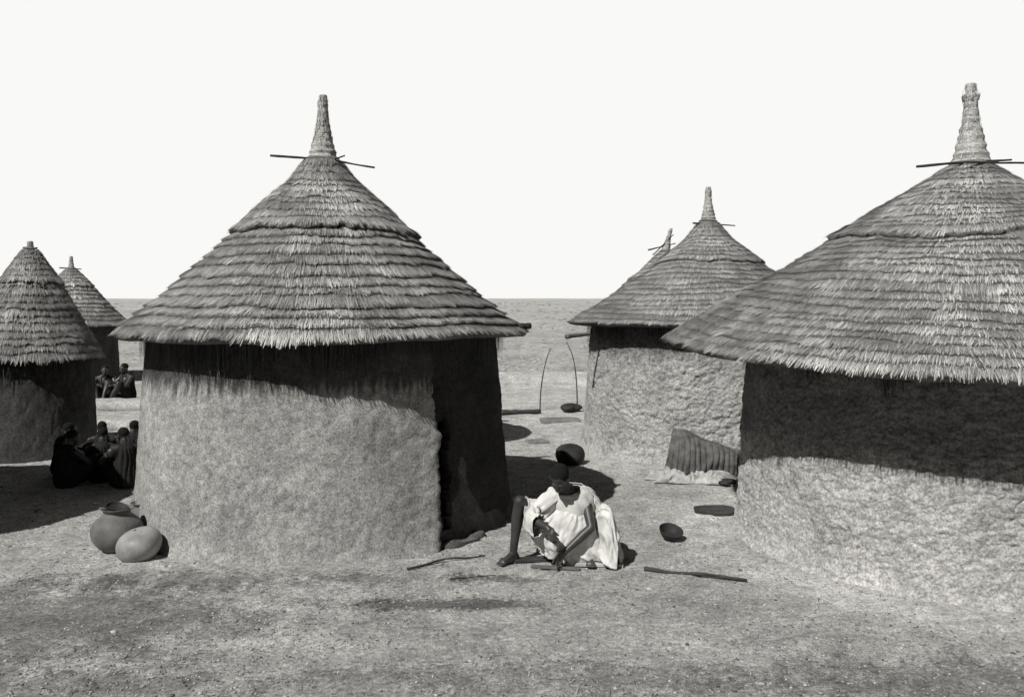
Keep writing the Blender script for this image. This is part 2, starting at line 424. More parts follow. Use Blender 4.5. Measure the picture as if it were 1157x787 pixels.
G4=drape([[(.36,8.06,.50),(.45,8.02,.50),(.56,8.02,.50),(.66,8.06,.50)],
          [(.24,7.99,.40),(.38,7.95,.38),(.56,7.95,.38),(.72,8.0,.42)],
          [(.17,7.99,.28),(.36,7.92,.24),(.54,7.92,.24),(.76,7.97,.32)],
          [(.20,8.00,.19),(.38,7.94,.12),(.54,7.94,.10),(.80,7.96,.18)],
          [(.26,8.02,.12),(.40,7.97,.04),(.55,7.96,.03),(.82,7.96,.05)]],100,70,.026,8,13)
G5=drape([arch((.68,8.30,.25),.2,.12,.2),arch((.76,8.18,.34),.17,.13,.26),arch((.83,8.05,.42),.15,.11,.36),arch((.89,7.98,.40),.12,.10,.38),arch((.95,7.97,.24),.12,.03,.23)],80,70,.018,8,17,along=5,v0=.5)
def sl(a,b,r,n=14,hang=.0):
    a=Vector(a);b=Vector(b);d=(b-a).normalized(); q=d.to_track_quat('Z','Y'); out=[]
    for k in range(n):
        t=2*math.pi*k/(n-1); p=a+q@Vector((r*math.cos(t),r*math.sin(t),0))
        if p.z<a.z: p.z-=hang
        out.append(tuple(p))
    return out
e,s_,w=Vector(J['elR']),Vector(J['shR']),Vector(J['wrR'])
G6=drape([sl(s_+Vector((.08,.03,.02)),e,.078),sl(s_,e,.080,hang=.01),sl(s_.lerp(e,.5),e,.078,hang=.03),sl(e.lerp(s_,.12),w,.076,hang=.05),sl(e.lerp(w,.3),w,.068,hang=.07),sl(e.lerp(w,.5),w,.060,hang=.07)],80,60,.010,8,21)
robeV,robeF=sheet_mesh([G1,G2,G3,G4,G5,G6])

Js=dict(pelvis=(0,0,.12),spine=(0,-.02,.30),chest=(0,-.05,.46),neck=(0,-.06,.58),head=(0,-.11,.72),hf=(0,-1,-.25),hu=(0,-.2,1),
 shR=(-.18,-.05,.52),elR=(-.26,-.22,.36),wrR=(-.14,-.40,.40),shL=(.18,-.05,.52),elL=(.26,-.22,.36),wrL=(.12,-.42,.38),
 hipR=(-.10,-.02,.11),knR=(-.22,-.38,.42),anR=(-.14,-.52,.08),toR=(-.16,-.7,.03),
 hipL=(.10,-.02,.11),knL=(.22,-.38,.42),anL=(.14,-.52,.08),toL=(.16,-.7,.03))
P=body_parts(Js)+hand_parts(Js['wrR'],(.8,-.5,-.1),(0,-.2,-1),-1,.5)+hand_parts(Js['wrL'],(-.8,-.5,-.1),(0,-.2,-1),1,.5)
seat_me=build_volume(P,0.010,2,.4); seat_me.materials.append(M_skin)
seat_hair=hair_mesh(Js['head'],Js['hf'],Js['hu'],0.012)
Q=[('cap',(0,0,.12),(0,-.02,.32),.17,.15),('cap',(0,-.02,.32),(0,-.03,.5),.15,.145),('cap',(-.17,-.04,.5),(.17,-.04,.5),.075,.075),
   ('cap',(-.10,-.02,.12),(-.21,-.34,.38),.12,.08),('cap',(.10,-.02,.12),(.21,-.34,.38),.12,.08),('cap',(0,-.1,.12),(0,-.3,.1),.12,.06)]
seat_cl=build_volume(Q,0.014,3,.5); seat_cl.update()
for v in seat_cl.vertices:
    v.co+=v.normal*(0.009*math.sin(math.atan2(v.co.y,v.co.x)*13+5*noise.noise(v.co*4)))
    if v.co.z<.01: v.co.z=.01
seat_cl.materials.append(M_darkcloth)
man=add_obj('person',man_me,None,(ox,oy,gh(ox,oy)+0.004)); top(man,'person squatting in white robe, head bowed over work','person')
add_obj('hair',hair_me,man)
ro=mk('robe',robeV,robeF,M_cloth,man); so_=ro.modifiers.new('s','SOLIDIFY'); so_.thickness=.005; so_.offset=0
def villager(x,y,rz,s,label):
    o=add_obj('person',seat_me,None,(x,y,gh(x,y))); o.rotation_euler=(0,0,rz); o.scale=(s,s,s)
    top(o,label,'person','villagers gathered in the shade by the huts')
    add_obj('hair',seat_hair,o); add_obj('dark_wrap',seat_cl,o)
villager(-5.70,11.3,2.6,.86,'person in dark wrap seated on the ground in hut shade')
villager(-5.38,11.6,3.4,.84,'person in dark cloth sitting with knees drawn up')
villager(-4.93,11.3,-2.4,.90,'person seated on bare ground facing the others')
villager(-6.10,12.0,2.1,.85,'person crouched in shade beside a seated companion')
villager(-5.30,12.3,2.9,.84,'person seated behind companions in hut shade')
villager(-5.75,12.4,3.5,.80,'person in dark wrap resting behind companions in shade')
villager(-9.75,21.2,.4,1.0,'person seated in dark wrap beside a distant hut')
villager(-9.10,21.0,-.6,1.05,'person in dark cloth sitting near distant huts')
villager(-8.75,21.6,1.0,1.0,'person in dark cloth resting beyond mud benches')

# ------------------------------------------------------------------ huts
def make_hut(x,y,prof,cap_r,Rb,Rt,wallmat,label,spire_top,spire_r=0.2,tip_r=0.055,tilt=(0,0),tier=0.16,
             dens=0.007,entrance=None,seed=1,sticks=(),lean=0.0,amp=0.012,nT=320,capstep=0.03,knob=False,fringe=True,lumps=None,
             th_low=0.018,th_cap=0.008,sx=0.0,wres=None):
    root=empty('mud_hut',(x,y,gh(x,y)-0.01)); top(root,label,'hut','round thatched mud huts of the compound')
    near=dens<0.01
    sp=smooth_prof(prof,8); pr=np.array([p[0] for p in sp]); pz=np.array([p[1] for p in sp])
    ss=np.concatenate([[0],np.cumsum(np.hypot(np.diff(pr),np.diff(pz)))]); S=ss[-1]; Re,ze=prof[-1]; za=prof[0][1]
    tr=np.gradient(pr,ss); tz=np.gradient(pz,ss)
    def P(s,off,th,w=None):
        s,off,th=np.broadcast_arrays(np.asarray(s,float),np.asarray(off,float),np.asarray(th,float))
        ex=np.maximum(s-S,0)
        r=np.interp(s,ss,pr)+ex*tr[-1]; z=np.interp(s,ss,pz)+ex*tz[-1]
        a=np.interp(s,ss,tr); b=np.interp(s,ss,tz)
        if w is None: w=wob(s,th)
        off=off+w
        r=r+off*(-b); z=z+off*a
        X=r*np.cos(th);Y=r*np.sin(th)
        return np.stack([X+sx*(z-ze)/(za-ze),Y,z+(tilt[0]*X+tilt[1]*Y)/Re],-1)
    def wob(s,th):
        c,s_=np.cos(th),np.sin(th)
        return 0.038*npn(c*1.6+seed,s_*1.6,s*1.6)*np.minimum(1,s*1.5)+0.016*npn(c*6+seed,s_*6,s*6)*np.minimum(1,s*2)
    scap=float(np.interp(cap_r,pr,ss))
    nc=max(2,round(scap/(tier*0.8))); nl=max(2,round((S-scap)/tier))
    edges=[scap*i/nc for i in range(nc+1)]+[scap+(S-scap)*i/nl for i in range(1,nl+1)]
    edges=[e if i in(0,len(edges)-1,nc) else e+U(-.02,.02) for i,e in enumerate(edges)]
    th=np.arange(nT)*2*math.pi/nT
    def edge(th,k):
        c,s_=np.cos(th),np.sin(th)
        return 0.034*npn(c*2.6+k*5.1+seed,s_*2.6,k*1.7+seed)+0.024*npn(c*9+k,s_*9,k*3.3)+0.022*npn(c*34+k,s_*34,k*3.3)
    rings=[];tl=[]
    for k in range(len(edges)-1):
        a,b=edges[k],edges[k+1]; iscap=(k==nc-1); last=(k==len(edges)-2)
        to=capstep if k<nc else 0.0
        t_=(th_cap if k<nc else th_low)*U(.6,1.5)
        if iscap: t_=th_cap+0.012
        if last: t_=.010
        lap=0.02 if not iscap else 0.06
        em=(2.0 if iscap else (1.0 if last else 1.0))
        e=edge(th,k)*em
        rings+= [P(a,to+0.002,th),P((a+b)/2,to+t_*0.5,th),P(b+lap+e-0.03,to+t_-.002,th),P(b+lap+e-0.04,(to if not iscap else 0.0)-0.003,th)]
        tl.append((a,b,lap,t_,to,k,em,last))
    rings.append(P(S-.01,-0.05,th))
    rings.append(P(float(np.interp(Rt-0.25,pr,ss)),-0.12,th))
    V=np.concatenate(rings); F=grid_faces(len(rings),nT,True,True)
    Vs=[V];Fs=[F];Ts=[np.ones(len(F))];Ms=[np.zeros(len(F),int)]; nv=len(V)
    for (a,b,lap,t_,to,k,em,last) in tl:
        rmid=float(np.interp(b,ss,pr)); n=int(2*math.pi*rmid/dens)
        t0=2*math.pi*(np.arange(n)+RNG.random(n))/n
        s0=a+(b-a)*UN(-0.15,0.55,n)
        clump=.022*npn(np.cos(t0)*rmid*16,np.sin(t0)*rmid*16,k*1.3)
        s1=b+lap+edge(t0,k)*em+clump+UN(-0.07,0.010 if not last else 0.030,n)
        s1=np.where(RNG.random(n)<.4,s0+(s1-s0)*UN(.5,1,n),s1)
        sm=(s0+s1)/2; w=UN(0.0020,0.0048,n)*(1 if near else 2.2)
        sk=(UN(-0.022,0.022,n)+.02*npn(np.cos(t0)*rmid*9,np.sin(t0)*rmid*9,k*2.3))/max(rmid,.2); f0=np.maximum((s0-a)/(b-a),0); f1=np.clip((s1-a)/(b+lap-a),0,1)
        lift=UN(0.0008,0.009,n)+np.where(RNG.random(n)<0.06,UN(0,.022,n),0)
        dth=w/max(rmid,0.15)
        W=wob(s0,t0); W1=wob(s1,t0); Wm=(W+W1)/2; cap=1.0 if not last else 0.4
        pts=[P(s0,to+t_*f0+0.003,t0-dth,W),P(s0,to+t_*f0+0.003,t0+dth,W),
             P(sm,to+t_*(f0+f1)/2+.003+lift*.6,t0+sk*.5-dth,Wm),P(sm,to+t_*(f0+f1)/2+.003+lift*.6,t0+sk*.5+dth,Wm),
             P(s1,to+t_*f1+.002+lift*cap,t0+sk-dth*.5,W1),P(s1,to+t_*f1+.002+lift*cap,t0+sk+dth*.5,W1)]
        Vk=np.stack(pts,1).reshape(-1,3); b0=nv+np.arange(n)*6
        Fk=np.concatenate([np.stack([b0,b0+2,b0+3,b0+1],-1),np.stack([b0+2,b0+4,b0+5,b0+3],-1)])
        pat=1+.45*npn(np.cos(t0)*4*rmid,np.sin(t0)*4*rmid,k*.6)
        tn=UN(0.5,1.3,n)*(0.85+0.3*RNG.random(n))*(1.12 if k<nc else 1.0)*pat
        Vs.append(Vk);Fs.append(Fk);Ts.append(np.concatenate([tn*.75,tn]));Ms.append(np.ones(2*n,int)); nv+=len(Vk)
    if fringe:
        n=int(2*math.pi*Rt/(dens*1.3)); t0=2*math.pi*(np.arange(n)+RNG.random(n))/n
        r=Rt+UN(0.015,0.10,n); zt=np.interp(r,pr,pz)-0.06+(tilt[0]*np.cos(t0)+tilt[1]*np.sin(t0))*r/Re
        zb=np.minimum(zt,ze+0.05)-UN(0.02,0.22,n)-0.34*np.abs(npn(np.cos(t0)*6,np.sin(t0)*6,seed))
        dth=UN(.003,.007,n)/r; sk=UN(-.02,.02,n)
        pts=[]
        for (zz,t2,k2) in ((zt,t0,1),(zb,t0+sk,.4)):
            for sg in (-1,1):
                pts.append(np.stack([r*np.cos(t2+sg*dth*k2),r*np.sin(t2+sg*dth*k2),zz],-1))
        Vk=np.stack(pts,1).reshape(-1,3); b0=nv+np.arange(n)*4
        Vs.append(Vk);Fs.append(np.stack([b0,b0+2,b0+3,b0+1],-1));Ts.append(UN(.05,.22,n));Ms.append(np.ones(n,int)); nv+=len(Vk)
    roof=mk('roof',np.concatenate(Vs),np.concatenate(Fs),[M_thatch_base,M_thatch],root,None,True,np.concatenate(Ts),np.concatenate(Ms))
    Lh=spire_top-za
    prf=[]; nn=64
    for i in range(nn+1):
        t=i/nn
        r=tip_r+(spire_r-tip_r)*max(0,(1-t*1.25))**1.5 if t<0.8 else tip_r
        if knob:
            if 0.80<t<0.88: r*=1.28
            elif t>=.88: r*=.82
        elif t>.93: r*=.80
        r*=1+0.05*math.sin(t*nn*1.05)
        prf.append((r,t*Lh-0.04))
    V2=[];F2=[];T2=[];sg=28
    for i,(r,z) in enumerate(prf):
        for j in range(sg):
            t=2*math.pi*j/sg; k=1+0.16*nz(math.cos(t)*3+seed,math.sin(t)*3,z*12)
            V2.append((sx+r*k*math.cos(t)+lean*z,r*k*math.sin(t),za+z))
    for i in range(len(prf)-1):
        tn=U(.6,1.1)
        for j in range(sg):
            F2.append((i*sg+j,i*sg+(j+1)%sg,(i+1)*sg+(j+1)%sg,(i+1)*sg+j)); T2.append(tn*U(.7,1.25))
    F2.append(tuple((len(prf)-1)*sg+j for j in range(sg))); T2.append(1)
    for q in range(300 if near else 60):
        t0=U(0,0.95); i=int(t0*nn); r,z=prf[i]; r2,z2=prf[min(nn,i+int(U(3,7)))]
        tt=U(0,6.283); d=U(.002,.004)/max(r,.04); i0=len(V2); o1=U(.002,.005); o2=U(.003,.013)
        for (rr,zz,oo) in ((r2,z2,o1),(r,z,o2)):
            for s_ in(-1,1): V2.append((sx+(rr+oo)*math.cos(tt+s_*d)+lean*zz,(rr+oo)*math.sin(tt+s_*d),za+zz))
        F2.append((i0,i0+2,i0+3,i0+1)); T2.append(U(.6,1.4))
    mk('finial',V2,F2,[M_thatch],roof,None,True,T2)
    for c in range(2):
        pts=[];N_=40
        for i in range(N_+1):
            t=2*math.pi*i/N_; rr=spire_r*(1.12-0.22*c)+0.008*nz(i*.3,seed,c)
            pts.append((sx+rr*math.cos(t),rr*math.sin(t),za+0.01+c*0.035+0.008*math.sin(t*2)))
        Vr,Fr=tube(pts,[0.016]*(N_+1),8,0.3,seed)
        mk('rope_binding',Vr,Fr,M_rope,roof)
    for (p0,p1,r0,r1) in sticks:
        stick('crossed_stick',(p0[0]+sx,p0[1],p0[2]),(p1[0]+sx,p1[1],p1[2]),r0,r1,M_darkwood,roof,0.03)
    wall_top=float(np.interp(Rt,pr,pz))-0.08
    nth,nzs=wres or ((620,130) if near else (160,36))
    tt=(np.arange(nzs+1)/nzs)[:,None]; z=-0.06+(wall_top+0.06)*tt
    thw=(np.arange(nth)*2*math.pi/nth)[None,:]; c,s_=np.cos(thw),np.sin(thw)
    r=Rb+(Rt-Rb)*(tt**0.85)+0.055*np.exp(-np.maximum(z,0)/0.09)
    r=r+0.03*npn(c*1.3+seed,s_*1.3,z*0.8)+amp*npn(c*7+seed,s_*7,z*5)+amp*0.5*npn(c*24,s_*24,z*12+seed)
    if lumps:
        cw,ch,la=lumps
        for (q,am) in ((1.0,1.0),(.5,.7)):
            nu=round(2*math.pi*Rb/(cw*q)); u=thw*nu/(2*math.pi)+0*z+.55*npn(c*Rb*7,s_*Rb*7,z*7+q*9); v=z/(ch*q)+0*thw+.6*npn(c*Rb*6,s_*Rb*6,z*6+q*5+7)
            F1,F2_,val=worley(u,v,nu); k=np.clip((F2_-F1)*1.8,0,1); k=k*k*(3-2*k)
            env=.62+.38*npn(c*Rb*1.5+9,s_*Rb*1.5,z*1.5)
            r=r+la*am*env*(k*.9+.7*val-.35*F1)
        r=r+la*.45*npn(c*Rb*30,s_*Rb*30,z*34)
    fm=None
    if entrance:
        e0=entrance['start']; rel=(thw-e0+math.pi)%(2*math.pi)-math.pi
        je=0.020*npn(z*3,0.3,seed)+0.016*npn(z*13,0.3,seed)+.010*npn(z*40,.3,seed)-0.04*np.exp(-np.maximum(z,0)/.2)
        x_=rel-je
        q=np.clip(x_/0.07,0,1); q=q*q*(3-2*q)
        step=q*(1-np.clip((x_-0.45)/0.4,0,1))
        r=r-entrance['depth']*step+0.045*np.exp(-(x_/0.07)**2)*np.clip(1.5-z,0,1)+.02*np.exp(-((rel-.24)/.05)**2)*np.clip(1.3-z,0,1)
    zz=z+(tilt[0]*c+tilt[1]*s_)*Rt/Re*tt
    V3=np.stack([r*c,r*s_,zz+0*r],-1).reshape(-1,3)
    F3=grid_faces(nzs+1,nth)
    mats=[wallmat]
    if entrance:
        fi=np.arange(len(F3))//nth; fj=np.arange(len(F3))%nth
        zc=-0.06+(wall_top+0.06)*(fi+.5)/nzs; tc=(fj+.5)*2*math.pi/nth
        rel=(tc-e0+math.pi)%(2*math.pi)-math.pi
        jj=0.020*npn(zc*3,0.3,seed)+0.016*npn(zc*13,0.3,seed)
        hole=(rel>0.07+jj)&(rel<0.15+0.02*npn(zc*6,1,1))&(zc>0.14)&(zc<1.22+0.06*npn(tc*30,1,1))
        fm=((rel>0.05+jj)&(rel<1.8)).astype(int)  # faces past the entrance edge get the mud with shade painted in
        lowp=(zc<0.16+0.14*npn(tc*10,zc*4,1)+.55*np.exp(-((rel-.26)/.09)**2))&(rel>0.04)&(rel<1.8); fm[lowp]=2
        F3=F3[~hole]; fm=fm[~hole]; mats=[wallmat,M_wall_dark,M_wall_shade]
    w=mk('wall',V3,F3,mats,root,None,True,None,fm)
    md=w.modifiers.new('thick','SOLIDIFY'); md.thickness=0.16; md.offset=-1
    return root,roof,w

def px(x,y,Y):
    return ((x-578.5)/FPX*Y, Y, H-(y-338)/FPX*Y)

A=(-2.06,9.97)
th_e=-math.pi/2+math.radians(42)
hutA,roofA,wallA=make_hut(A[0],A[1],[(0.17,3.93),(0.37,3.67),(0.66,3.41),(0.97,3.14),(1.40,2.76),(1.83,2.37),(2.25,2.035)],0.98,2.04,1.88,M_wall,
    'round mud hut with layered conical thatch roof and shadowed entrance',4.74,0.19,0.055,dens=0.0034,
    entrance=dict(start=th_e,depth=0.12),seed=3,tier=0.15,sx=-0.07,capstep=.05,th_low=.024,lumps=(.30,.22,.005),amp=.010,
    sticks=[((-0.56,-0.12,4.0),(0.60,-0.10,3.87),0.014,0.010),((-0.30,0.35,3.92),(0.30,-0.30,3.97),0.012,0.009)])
pts=[];rad=[]
for i in range(18):
    t=i/17; tj=th_e+0.03+0.30*t; rr=1.99+0.04*math.sin(t*3.14)
    pts.append((rr*math.cos(tj),rr*math.sin(tj),0.0)); rad.append(0.055+0.012*math.sin(t*9))
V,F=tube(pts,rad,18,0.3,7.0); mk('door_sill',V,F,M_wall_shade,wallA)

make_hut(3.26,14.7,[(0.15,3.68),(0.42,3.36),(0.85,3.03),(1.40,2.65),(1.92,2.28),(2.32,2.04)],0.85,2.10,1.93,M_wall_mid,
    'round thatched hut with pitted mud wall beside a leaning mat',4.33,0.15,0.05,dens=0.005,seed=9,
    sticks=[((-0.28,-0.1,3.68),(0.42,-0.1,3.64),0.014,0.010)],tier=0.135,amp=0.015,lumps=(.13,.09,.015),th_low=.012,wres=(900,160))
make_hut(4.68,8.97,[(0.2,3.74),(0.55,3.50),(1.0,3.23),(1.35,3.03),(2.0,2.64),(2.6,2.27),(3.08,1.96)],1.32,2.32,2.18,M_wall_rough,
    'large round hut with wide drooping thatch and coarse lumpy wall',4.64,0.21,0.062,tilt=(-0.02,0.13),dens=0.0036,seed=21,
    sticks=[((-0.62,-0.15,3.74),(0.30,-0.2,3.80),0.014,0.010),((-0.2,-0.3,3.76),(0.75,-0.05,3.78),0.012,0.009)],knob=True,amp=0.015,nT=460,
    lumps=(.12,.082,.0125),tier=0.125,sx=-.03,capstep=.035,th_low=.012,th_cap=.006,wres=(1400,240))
make_hut(3.80,22.0,[(0.13,3.55),(0.5,3.2),(1.0,2.75),(1.5,2.3),(1.9,1.95)],0.8,1.75,1.65,M_wall_mid,
    'far thatched hut with its finial showing over another roof',4.20,0.14,0.05,dens=0.02,seed=31,lean=0.25,nT=120,
    sticks=[((-0.42,0,3.62),(0.25,-0.1,3.78),0.018,0.012),((-0.30,0,3.50),(0.2,-0.1,4.0),0.016,0.012)])
make_hut(-2.2,14.7,[(0.13,3.25),(0.5,2.85),(1.0,2.3),(1.6,1.72)],0.7,1.4,1.3,M_wall_mid,  # hidden from the camera, added to throw a shadow on the open ground
    'unseen small hut added behind a larger hut for its shadow',3.8,0.12,0.05,dens=0.02,seed=35,nT=120)
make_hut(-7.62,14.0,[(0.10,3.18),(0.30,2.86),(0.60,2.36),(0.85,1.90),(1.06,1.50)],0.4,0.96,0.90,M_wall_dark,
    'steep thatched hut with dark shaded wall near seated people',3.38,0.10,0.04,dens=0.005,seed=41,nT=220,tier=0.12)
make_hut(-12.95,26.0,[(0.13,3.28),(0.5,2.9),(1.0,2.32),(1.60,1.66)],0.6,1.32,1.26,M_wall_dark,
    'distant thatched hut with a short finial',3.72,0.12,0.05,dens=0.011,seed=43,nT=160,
    sticks=[((-0.35,0,3.34),(0.3,0,3.30),0.02,0.014)])
make_hut(-12.0,34.0,[(0.10,3.05),(0.4,2.7),(0.8,2.2),(1.1,1.85)],0.5,.95,.9,M_wall_mid,
    'distant thatched hut seen past a nearer roof',3.62,0.12,0.05,dens=0.02,seed=47,nT=120)
make_hut(-8.10,9.0,[(0.17,3.9),(0.6,3.5),(1.3,2.85),(1.9,2.3),(2.3,1.95)],0.9,1.95,1.85,M_wall_mid,  # out of frame, added as a shadow caster over the seated people
    'unseen round hut added to shade the seated group',4.6,0.18,0.055,dens=0.012,seed=51,nT=160)

# ------------------------------------------------------------------ ground
xs=list(np.arange(-13,13.001,0.07)); s=.07; x=13
ext=[]
while x<1800: s*=1.2; x+=s; ext.append(x)
xs=np.array([-e for e in reversed(ext)]+xs+ext)
ys=list(np.arange(-8,4,1.0))+list(np.arange(4,11,0.032))+list(np.arange(11,18,.05)); y=ys[-1]; s=.05
while y<2500:
    s*=1.02 if y<60 else 1.06
    y+=s; ys.append(y)
ys=np.array(ys); XX,YY=np.meshgrid(xs,ys)
def micro(x,y): return 0.009*npn(x*6,y*6,2.2)+0.010*npn(x*13,y*13,5.2)+.006*npn(x*27,y*27,1.2)
Z=ghn(XX,YY); nearm=((YY<20)&(np.abs(XX)<14))
Z=Z+nearm*micro(XX,YY)
V=np.stack([XX,YY,Z],-1).reshape(-1,3)
g=mk('ground',V,grid_faces(len(ys),len(xs),False),M_ground); g['kind']='structure'

hutsxy=[(A[0],A[1],2.05),(4.68,8.97,2.35),(3.26,14.7,2.15),(-8.10,9.0,2.0),(-7.62,14.0,1.0)]
def free(x,y):
    m=np.ones(len(x),bool)
    for a,b,r in hutsxy: m&=((x-a)**2+(y-b)**2>r*r)
    return m
ico=bmesh.new(); bmesh.ops.create_icosphere(ico,subdivisions=1,radius=1)
iv=np.array([v.co[:] for v in ico.verts]); ifc=np.array([[v.index for v in f.verts] for f in ico.faces]); ico.free()
NI=len(iv)
n=42000
yy=4.6+RNG.random(n)**1.5*14; xx=UN(-.62,.62,n)*yy
k=free(xx,yy)&(npn(xx*1.1,yy*1.1,5.)>UN(-.8,.45,n)); xx,yy=xx[k],yy[k]; n=len(xx)
s=0.003+0.010*RNG.random(n)**2.6+np.where(RNG.random(n)<.010,UN(0,.018,n),0)
P0=iv[None]*UN(.75,1.25,(n,NI,3))*s[:,None,None]*np.stack([UN(.7,1.5,n),UN(.7,1.3,n),UN(.4,.7,n)],-1)[:,None,:]
a=UN(0,6.28,n); ca,sa=np.cos(a)[:,None],np.sin(a)[:,None]
X_=P0[...,0]*ca-P0[...,1]*sa; Y_=P0[...,0]*sa+P0[...,1]*ca
zz=ghn(xx,yy)+micro(xx,yy)
V=np.stack([X_+xx[:,None],Y_+yy[:,None],P0[...,2]+(zz+s*.15)[:,None]],-1).reshape(-1,3)
F=(ifc[None]+(np.arange(n)*NI)[:,None,None]).reshape(-1,3)
o=mk('gravel',V,F,mat_tone('clod_earth',0.40,80,1.0),smooth=False,tones=np.repeat(UN(.2,1.1,n),len(ifc))); o['kind']='stuff'
n=16000
yy=4.6+RNG.random(n)**1.5*14; xx=UN(-.62,.62,n)*yy
k=free(xx,yy)&(npn(xx*.9,yy*1.2,25.)>UN(-.6,.45,n)); xx,yy=xx[k],yy[k]; n=len(xx)
L=UN(.012,.06,n); a=UN(0,6.28,n); w=UN(.0012,.0028,n)
z=ghn(xx,yy)+micro(xx,yy)+.006
dx,dy=np.cos(a)*L,np.sin(a)*L; ux,uy=-np.sin(a)*w,np.cos(a)*w; z2=z+UN(0,.012,n)
V=np.stack([np.stack([xx-ux,yy-uy,z],-1),np.stack([xx+ux,yy+uy,z],-1),np.stack([xx+dx+ux,yy+dy+uy,z2],-1),np.stack([xx+dx-ux,yy+dy-uy,z2],-1)],1).reshape(-1,3)
F=(np.arange(n)*4)[:,None]+np.arange(4)[None]
o=mk('straw_litter',V,F,mat_tone('litter_straw',0.36,60,.7),smooth=False,tones=UN(.1,1.35,n)); o['kind']='stuff'
n=12000
yy=26.5+RNG.random(n)**1.4*60; xx=UN(-.65,.65,n)*yy
k=npn(xx*.12,yy*.5,2.)>UN(-.9,.5,n); xx,yy=xx[k],yy[k]; n=len(xx)
sz=UN(.02,.07,n)*(0.6+yy/60); z=ghn(xx,yy)
P0=iv[None]*UN(.6,1.4,(n,NI,3))*sz[:,None,None]; P0[...,2]*=.4
V=np.stack([P0[...,0]*1.4+xx[:,None],P0[...,1]+yy[:,None],P0[...,2]+z[:,None]],-1).reshape(-1,3)
F=(ifc[None]+(np.arange(n)*NI)[:,None,None]).reshape(-1,3)
o=mk('field_stubble',V,F,mat_tone('stubble',0.36,30,1.0),smooth=False,tones=np.repeat(UN(.45,1.3,n),len(ifc))); o['kind']='stuff'

def slab(name,x,y,w,d,h,rz,mat,label,cat,seed=1):
    V=[];F=[];nx_,ny_=24,10
    for i in range(ny_+1):
        for j in range(nx_+1):
            u,v=j/nx_*2-1,i/ny_*2-1
            e=1-0.10*(abs(u)**8+abs(v)**8)
            X=u*w/2*(1+0.05*nz(v*2,seed,0)); Y=v*d/2*(1+0.10*nz(u*3,seed,3))
            Z=h*e*(1-0.25*max(abs(u)**6,abs(v)**6))+0.12*h*nz(u*4,v*4,seed)
            V.append((X,Y,Z))
    for i in range(ny_):
        for j in range(nx_):
            a=i*(nx_+1)+j; F.append((a,a+1,a+nx_+2,a+nx_+1))
    bd=[j for j in range(nx_+1)]+[i*(nx_+1)+nx_ for i in range(1,ny_+1)]+[ny_*(nx_+1)+j for j in range(nx_-1,-1,-1)]+[i*(nx_+1) for i in range(ny_-1,0,-1)]
    m0=len(V)
    for b in bd: V.append((V[b][0]*1.02,V[b][1]*1.02,-0.05))
    for k in range(len(bd)):
        k2=(k+1)%len(bd); F.append((bd[k2],bd[k],m0+k,m0+k2))
    F.append(tuple(reversed([m0+k for k in range(len(bd))])))
    o=mk(name,V,F,mat,None,(x,y,gh(x,y))); o.rotation_euler=(0,0,rz); top(o,label,cat); return o
slab('mud_bench',-8.3,19.4,2.4,.7,.20,.03,M_wall_rough,'low pale mud bench on open ground','bench',1)
slab('mud_bench',-7.3,16.7,2.0,.6,.18,-.04,M_wall_rough,'low pale mud bench near seated people','bench',2)
slab('flat_stone',0.95,17.4,0.75,.42,.06,.1,M_stone,'flat grey grinding slab lying on bare ground','stone',4)
slab('flat_stone',0.42,14.9,0.35,.25,.05,.4,M_stone,'small flat stone on the ground','stone',5)

def pot(name,x,y,prof,mat,label,cat,rot=None,z=0,seed=0,wob=.04):
    o=lathe(name,smooth_prof(prof,6),mat,56,(x,y,gh(x,y)+z),None,wob,seed,rot); top(o,label,cat); return o
pot('water_pot',-3.77,8.45,[(0.02,0.0),(0.12,0.012),(0.20,0.085),(0.235,0.18),(0.218,0.27),(0.165,0.325),(0.130,0.352),(0.124,0.38),(0.150,0.405),(0.143,0.41),(0.112,0.385),(0.10,0.34),(0.095,0.30),(0.02,0.2)],M_clay,
    'large round clay water pot with wide flared neck beside hut','pot',seed=2)
pot('calabash_bowl',-3.79,8.46,[(0.005,0),(0.06,0.012),(0.095,0.035),(0.104,0.055),(0.097,0.057),(0.085,0.04),(0.05,0.022),(0.005,0.016)],M_darkclay,'small dark bowl resting in the mouth of a clay pot','bowl',rot=(0.2,0.3,0),z=.365,seed=3)
stick('ladle_stick',(-3.79,8.44,gh(-3.74,8.4)+.39),(-3.95,8.36,gh(-3.7,8.3)+.48),.010,.008,M_darkwood,label='thin dark ladle handle standing in a clay pot',cat='stick')
pot('calabash',-3.42,8.22,[(0.01,0.0),(0.11,0.010),(0.175,0.065),(0.203,0.135),(0.190,0.205),(0.145,0.255),(0.07,0.282),(0.022,0.287),(0.014,0.304),(0.004,0.306)],M_calabash,
    'pale round calabash lying on the ground next to a clay pot','calabash',rot=(0.15,-0.28,0.3),z=-.01,seed=5)
pot('water_pot',-3.72,8.92,[(0.02,0.0),(0.10,0.012),(0.165,0.085),(0.185,0.17),(0.165,0.25),(0.12,0.30),(0.10,0.33),(0.12,0.36),(0.112,0.363),(0.085,0.33),(0.07,0.28),(0.02,0.2)],M_clay,
    'smaller clay pot standing tucked behind a larger round pot','pot',seed=6)
pot('cooking_pot',0.85,12.95,[(0.02,0.0),(0.16,0.01),(0.215,0.08),(0.222,0.15),(0.19,0.22),(0.12,0.27),(0.04,0.29),(0.004,0.295)],M_darkclay,
    'sooty black upturned cooking pot on bare ground','pot',seed=7,wob=.12)
pot('bowl',1.58,8.88,[(0.005,0.0),(0.07,0.008),(0.105,0.05),(0.120,0.09),(0.112,0.095),(0.09,0.06),(0.06,0.03),(0.005,0.025)],M_darkclay,
    'small dark round bowl lying on the ground','bowl',rot=(0.35,0.15,0),z=.02,seed=8)
